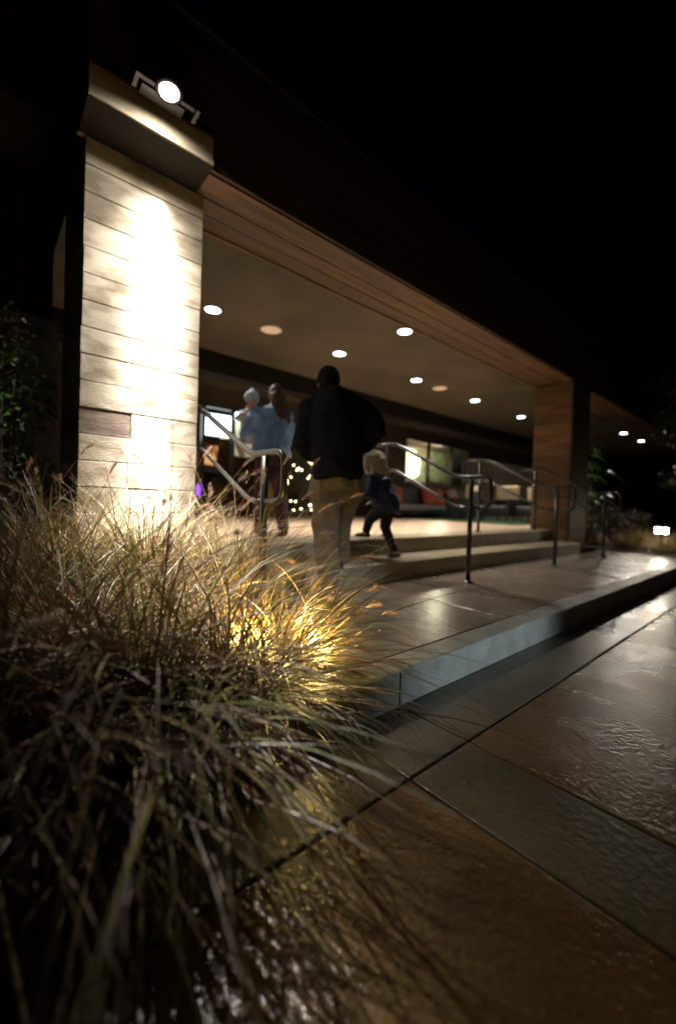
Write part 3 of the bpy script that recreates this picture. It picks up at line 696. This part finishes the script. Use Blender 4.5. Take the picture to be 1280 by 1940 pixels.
b.tube([hp+Vector((0, 0, .0)), hp+Vector((0, 0, -.06))], [(.10, .09), (.095, .085)], 14)
for K_, A_, sx in ((RK, RA, .05), (LK, LA, -.05)): b.tube([hp+Vector((sx, 0, -.02)), K_, (K_+A_)/2, A_], [.072, .054, .046, .038], 12)
finish(b, 'trousers', 'black_cloth', kid, .009, 3)
b = MB(); b.ball(hd+Vector((.01, -.03, .02)), (.112, .115, .112), 16, 10); b.tube([hd+Vector((.02, -.06, -.03)), hd+Vector((.04, -.11, -.12)), hd+Vector((.04, -.11, -.20))], [(.11, .08), (.10, .06), (.05, .03)], 12)
finish(b, 'hood', 'fleece_tan', kid, .009, 2, .014, 20)
shoe((.05, -.10, .0), 0, .6, kid, R(-14)); shoe((-.05, .20, .18), 0, .6, kid)

# ------------------------------------------------------------------ plants
BM = ['blade_green', 'blade_straw', 'blade_brown', 'blade_purple']
def blade(mb, root, az, lean, L, w, droop, mi, seg=8, twist=0):
    p = Vector(root); el = math.pi/2 - lean; st = L/seg
    side = Vector((-math.sin(az), math.cos(az), 0)); 
    a2 = az
    vs = []
    for i in range(seg+1):
        t = i/seg
        ww = w*(1-t**2.2)*(.55+.45*min(1, t*4)) + .0003
        d = Vector((math.cos(a2)*math.cos(el), math.sin(a2)*math.cos(el), math.sin(el)))
        s_ = Vector((-math.sin(a2), math.cos(a2), 0)); nn = s_.cross(d)
        tw = twist*t; s2 = s_*math.cos(tw)+nn*math.sin(tw)
        vs += [p-s2*ww, p+s2*ww]
        p = p + d*st; el -= droop/seg*(.4+1.2*t); a2 += random.uniform(-.05, .05)
        if p.z < -.15: p.z = -.15
    mb.add(vs, [(2*i, 2*i+1, 2*i+3, 2*i+2) for i in range(seg)], mi)
    return p
def plume(mb, p0, d, L, mi, n=110):
    d = d.normalized(); a = d.cross(Vector((.3, .2, 1))).normalized(); b = d.cross(a)
    for i in range(n):
        t = random.random(); c = p0 + d*L*t - Vector((0, 0, .25*L*t*t)); an = random.uniform(0, 6.283)
        o = (a*math.cos(an)+b*math.sin(an)); R_ = (.006+.012*math.sin(math.pi*min(1, t*.9+.1)))
        q = c + o*R_*random.uniform(.8, 1.5) + d*.022; s_ = o.cross(d)*.0009
        mb.add([c-s_, c+s_, q], [(0, 1, 2)], mi)
def clump(x, y, label, n, L, spread=.08, lean=(.05, .75), droop=(.5, 1.9), w=(.0016, .0034), mix=(4, 3, 3, 1.5), plumes=10, seed=0, bias=None, name='fountain_grass', z0=-.03, group='fountain grass clumps in the planter', seg=8):
    random.seed(seed)
    e = empty(name, label, 'grass clump', group, loc=(x, y, z0))
    mb = MB(); mp_ = MB()
    for i in range(n):
        az = random.uniform(0, 6.283)
        if bias and random.random() < bias[1]: az = random.gauss(bias[0], .6)
        r = abs(random.gauss(0, spread)); ra = random.uniform(0, 6.283)
        blade(mb, (r*math.cos(ra), r*math.sin(ra), 0), az, random.uniform(*lean), L*random.uniform(.55, 1.1), random.uniform(*w), random.uniform(*droop),
              random.choices(range(4), mix)[0], seg, random.uniform(-1.2, 1.2))
    o = mb.build('blades', BM, e); o['kind'] = 'stuff'
    if y < 2.3 and x < 2:
        dr_ = MB(); nv = len(mb.v)
        for i in range(70):
            q = mb.v[random.randrange(nv)]
            if q[2] > .12: dr_.ball(q, (.0016, .0016, random.uniform(.002, .004)), 6, 4)
        if dr_.v: o = dr_.build('droplets', 'droplet', e, smooth=True); o['kind'] = 'stuff'
    ms = MB()
    for i in range(plumes):
        az = random.uniform(0, 6.283)
        if bias and random.random() < bias[1]: az = random.gauss(bias[0], .7)
        ln = random.uniform(.1, .7); l_ = L*random.uniform(.95, 1.3)
        if y < 2.1: ln += .35; l_ *= .75
        p = Vector((0, 0, 0)); el = math.pi/2-ln; pts = [p.copy()]
        dr = random.uniform(.3, .9)
        for k in range(7):
            d = Vector((math.cos(az)*math.cos(el), math.sin(az)*math.cos(el), math.sin(el))); p = p+d*l_/7; pts.append(p.copy()); el -= dr/7
        ms.tube(pts, [.0016-.00012*k for k in range(8)], 4, cap=False)
        plume(mp_, pts[-1], d, random.uniform(.07, .12), 0)
    if plumes:
        o = ms.build('stems', 'blade_brown', e); o['kind'] = 'stuff'
        o = mp_.build('plumes', 'plume', e); o['kind'] = 'stuff'
    return e
TOCAM = R(-115)
C_ = [
 (.72, 2.50, 'floodlit grass clump at the foot of the stone column', 900, .95, 18, (.03, .55), None),
 (.30, 2.45, 'upright grass clump left of the column foot', 800, .95, 14, (.03, .6), None),
 (1.06, 2.50, 'grass clump in front of the left handrail', 620, .80, 26, (.05, .8), None),
 (.02, 2.15, 'green grass clump at the left edge of the picture', 700, .9, 8, (.05, .9), None),
 (1.17, 2.22, 'tall brown feathery clump hiding the lower handrail', 420, .88, 30, (.05, .7), None),
 (.62, 1.95, 'dark arching grass clump in the middle of the planter', 800, .72, 16, (.1, 1.1), None),
 (1.13, 1.95, 'brown feathery grass clump beside the steps', 650, .56, 26, (.1, 1.2), (R(0), .3)),
 (.98, 1.50, 'low grass clump lit yellow from within, by the curb', 760, .60, 18, (.2, 1.3), (R(-40), .45)),
 (.25, 1.70, 'large dark grass clump behind the curb at the left', 900, .74, 10, (.1, 1.2), (TOCAM, .35)),
 (.60, 1.42, 'long bladed grass clump hanging over the curb', 520, .78, 5, (.2, 1.3), (R(-112), .5)),
 (.18, 1.42, 'nearest grass clump spilling toward the camera', 420, .84, 5, (.2, 1.3), (TOCAM, .5)),
 (.42, 1.38, 'long drooping grass clump at the bottom centre over the curb', 400, 1.1, 0, (.35, 1.2), (R(-112), .85)),
 (.02, 1.38, 'long drooping grass clump filling the lower left corner', 360, 1.15, 0, (.35, 1.2), (R(-98), .85)),
 (.75, 1.36, 'drooping grass clump reaching over the curb corner', 260, .95, 0, (.35, 1.2), (R(-116), .8)),
 (-.25, 1.55, 'grass clump at the lower left, mostly out of frame', 420, .95, 4, (.2, 1.3), (R(-90), .6)),
]
for i, (x, y, l, n, L, pl, ln, bi) in enumerate(C_):
    clump(x, y, l, n, L, plumes=pl, lean=ln, bias=bi, seed=100+i, w=(.0018, .0042) if y < 1.4 else (.0018, .0042) if y < 1.8 else (.0016, .0034), spread=.09)
# a few long single arching leaves in front
for i, (x, y, az, ln, L) in enumerate([(.35, 1.42, R(-118), .5, 1.05), (.52, 1.5, R(-100), .6, 1.0), (.75, 1.42, R(-90), .6, .9), (.9, 1.45, R(-60), .5, .85), (1.15, 1.70, R(-4), .32, 1.10), (1.16, 1.85, R(6), .30, 1.15)]):
    random.seed(500+i); e = empty('long_leaf_grass', ['long arching leaf hanging lowest at the left', 'long arching leaf left of the glowing clump', 'long arching leaf in front of the glowing clump', 'long arching leaf over the curb corner', 'long arching stalk bent over the plaza edge', 'tall curved stalk in front of the steps'][i], 'grass leaf', loc=(x, y, -.03))
    mb = MB()
    for k in range(3): blade(mb, (k*.02, 0, 0), az+random.uniform(-.25, .25), ln+random.uniform(-.1, .1), L*random.uniform(.8, 1), .0055, 2.0, 1 if k else 0, 14, .6)
    mb.build('leaf', BM, e, smooth=True)

# shrub with leaves on the left, against the wall
def leafy(mb, c, r, n, size, mi=0, flat=1):
    for i in range(n):
        v = Vector((random.gauss(0, 1), random.gauss(0, 1), random.gauss(0, 1))).normalized()*random.random()**.4
        p = Vector(c)+Vector((v.x*r[0], v.y*r[1], v.z*r[2]))
        a = Vector((random.gauss(0, 1), random.gauss(0, 1), random.gauss(0, .6))).normalized(); b = a.cross(Vector((random.gauss(0, 1), random.gauss(0, 1), random.gauss(0, 1)))).normalized()
        s_ = size*random.uniform(.6, 1.3)
        mb.add([p, p+a*s_*.5+b*s_*.28, p+a*s_, p+a*s_*.5-b*s_*.28], [(0, 1, 2, 3)], mi)
random.seed(21)
e = empty('shrub', 'dark leafy shrub against the garden wall at the left edge', 'shrub', loc=(.12, 3.75, -.03))
mb = MB(); mt = MB()
for i in range(16):
    a = random.uniform(0, 6.28); h = random.uniform(.6, 1.9); p = (.22*math.cos(a), .18*math.sin(a), h)
    mt.tube([(0, 0, 0), (p[0]*.5, p[1]*.5, h*.5), p], [.012, .008, .003], 6)
    leafy(mb, p, (.15, .15, .2), 90, .05, 0 if random.random() < .8 else 1)
mt.build('stems', 'bark', e, smooth=True); o = mb.build('foliage', ['leaf_dark', 'leaf_bright'], e); o['kind'] = 'stuff'

# grasses beyond the plaza, right edge
for i, (x, y, l, L) in enumerate([(9.5, 1.75, 'far tan grass clump lit warm at the right edge', .42), (10.1, 2.25, 'far tan grass clump behind the four lens light', .5), (9.45, 2.35, 'far low grass clump next to the plaza end', .34), (10.8, 1.7, 'far grass clump furthest right', .5), (10.2, 1.65, 'far grass clump just behind the curb', .40)]):
    clump(x, y, l, 620, L, plumes=6, lean=(.1, 1.1), seed=300+i, mix=(1, 5, 2, .5), w=(.002, .004), z0=.02, spread=.14, group='tan grasses beyond the plaza', seg=6)
e = empty('garden_floodlight', 'low garden light with four bright oblong lenses in the far grass', 'garden light', loc=(9.55, 1.83, .02), rz=R(-79))
MB().box(-.11, .11, -.0, .05, .33, .47).build('housing', 'black_metal', e, bevel=.006)
MB().tube([(0, .03, 0), (0, .03, .33)], .012).build('stake', 'black_metal', e)
for ix in (-1, 1):
    for iz in (-1, 1):
        MB().ball((ix*.055, -.004, .40+iz*.032), (.046, .006, .019), 12, 8).build('lens', 'lens', e, smooth=True)
spot('garden_light_beam', (9.30, 1.78, .55), (9.0, 1.6, -.1), 22, (1, .88, .66), 150, .8, .05)
point('garden_glow', (9.75, 1.95, .62), 12, (1, .78, .42), .06)

# broad-leaved plant beyond the timber column
def broad_plant(x, y, label, n, h, seed):
    random.seed(seed)
    e = empty('broadleaf_plant', label, 'plant', 'broad leaved plants beyond the timber column', loc=(x, y, .02))
    for i in range(n):
        a = random.uniform(0, 6.28); hh = h*random.uniform(.35, 1); d = Vector((math.cos(a), math.sin(a), 0)); s_ = Vector((-d.y, d.x, 0))
        b0 = d*random.uniform(.05, .25)+Vector((0, 0, hh)); L = random.uniform(.35, .6); W_ = L*.17; vs = []
        for k in range(7):
            t = k/6; c = b0+d*L*t*.9+Vector((0, 0, L*(.45*t-.75*t*t))); w_ = W_*math.sin(math.pi*min(.98, t*.9+.08)); vs += [c-s_*w_, c-Vector((0, 0, .015)), c+s_*w_]
        fs = []
        for k in range(6): fs += [(3*k, 3*k+1, 3*k+4, 3*k+3), (3*k+1, 3*k+2, 3*k+5, 3*k+4)]
        MB().add(vs, fs).build('leaf', 'leaf_bright', e, smooth=True)
        MB().tube([(0, 0, 0), b0*.6, b0], [.012, .009, .006], 5).build('stalk', 'leaf_dark', e, smooth=True)
broad_plant(9.75, 3.35, 'green broad leaved plant tight behind the timber column', 26, 1.9, 31)
broad_plant(11.2, 3.6, 'taller dim broad leaved plant farther along the wall', 26, 2.3, 32)
random.seed(5)
e = MB().ball((0, 0, 0), (.22, .16, .15), 14, 9)
me_o = e.build('boulder', 'rock', None, smooth=True, loc=(10.2, 3.02, .13))
for v in me_o.data.vertices: v.co *= 1+.25*noise.noise(v.co*6)
tag(me_o, 'pale boulder at the base of the broad leaved plants', 'boulder')

for i in range(6):
    random.seed(700+i); x_ = 9.6+i*.85; y_ = 3.15+.3*(i % 2)
    e = empty('low_shrub', ['low dark shrub beside the boulder', 'second low dark shrub past the timber column', 'third low dark shrub past the timber column', 'fourth low dark shrub past the timber column', 'fifth low dark shrub past the timber column', 'farthest low dark shrub under the two small lights'][i], 'shrub', 'low shrubs in front of the far porch', loc=(x_, y_, .02))
    mb = MB(); mt = MB()
    for k in range(9):
        a = random.uniform(0, 6.28); q = (.3*math.cos(a)*random.random(), .25*math.sin(a), random.uniform(.2, .7)); mt.tube([(0, 0, 0), q], [.012, .004], 5); leafy(mb, q, (.2, .2, .2), 130, .055, random.randint(0, 1))
    mt.build('stems', 'bark', e, smooth=True); o = mb.build('foliage', ['leaf_dark', 'leaf_warm'], e); o['kind'] = 'stuff'
def tree(x, y, label, h, cr, seed, mats=('leaf_dark', 'leaf_warm')):
    random.seed(seed)
    e = empty('tree', label, 'tree', 'dark trees at the right edge', loc=(x, y, 0))
    mt = MB(); mb = MB()
    mt.tube([(0, 0, 0), (.03, .02, h*.25), (-.04, .03, h*.5), (.0, 0, h*.8)], [.09, .07, .05, .02], 9)
    tips = []
    for i in range(15):
        z_ = h*random.uniform(.22, .75); a = random.uniform(0, 6.28); l_ = cr*random.uniform(.5, 1)
        q = Vector((math.cos(a)*l_, math.sin(a)*l_, z_+random.uniform(.1, .6))); mt.tube([(0, 0, z_), q*.5+Vector((0, 0, z_*.5+.05)), q], [.03, .018, .006], 6); tips += [q, (q+Vector((0, 0, z_)))*.5+Vector((0, 0, .2))]
    tips.append(Vector((0, 0, h)))
    for q in tips: leafy(mb, q, (.42, .42, .34), 330, .085, random.randint(0, 1))
    mt.build('trunk', 'bark', e, smooth=True); o = mb.build('crown', list(mats), e); o['kind'] = 'stuff'
tree(12.8, 1.5, 'dark leafy tree at the right edge above the lit grass', 5.0, 1.5, 41)
tree(20.5, 2.0, 'second dark tree farther behind at the right', 6.6, 1.9, 42)
tree(15.5, -.2, 'dark tree outside the right edge near the street', 4.6, 1.4, 43)
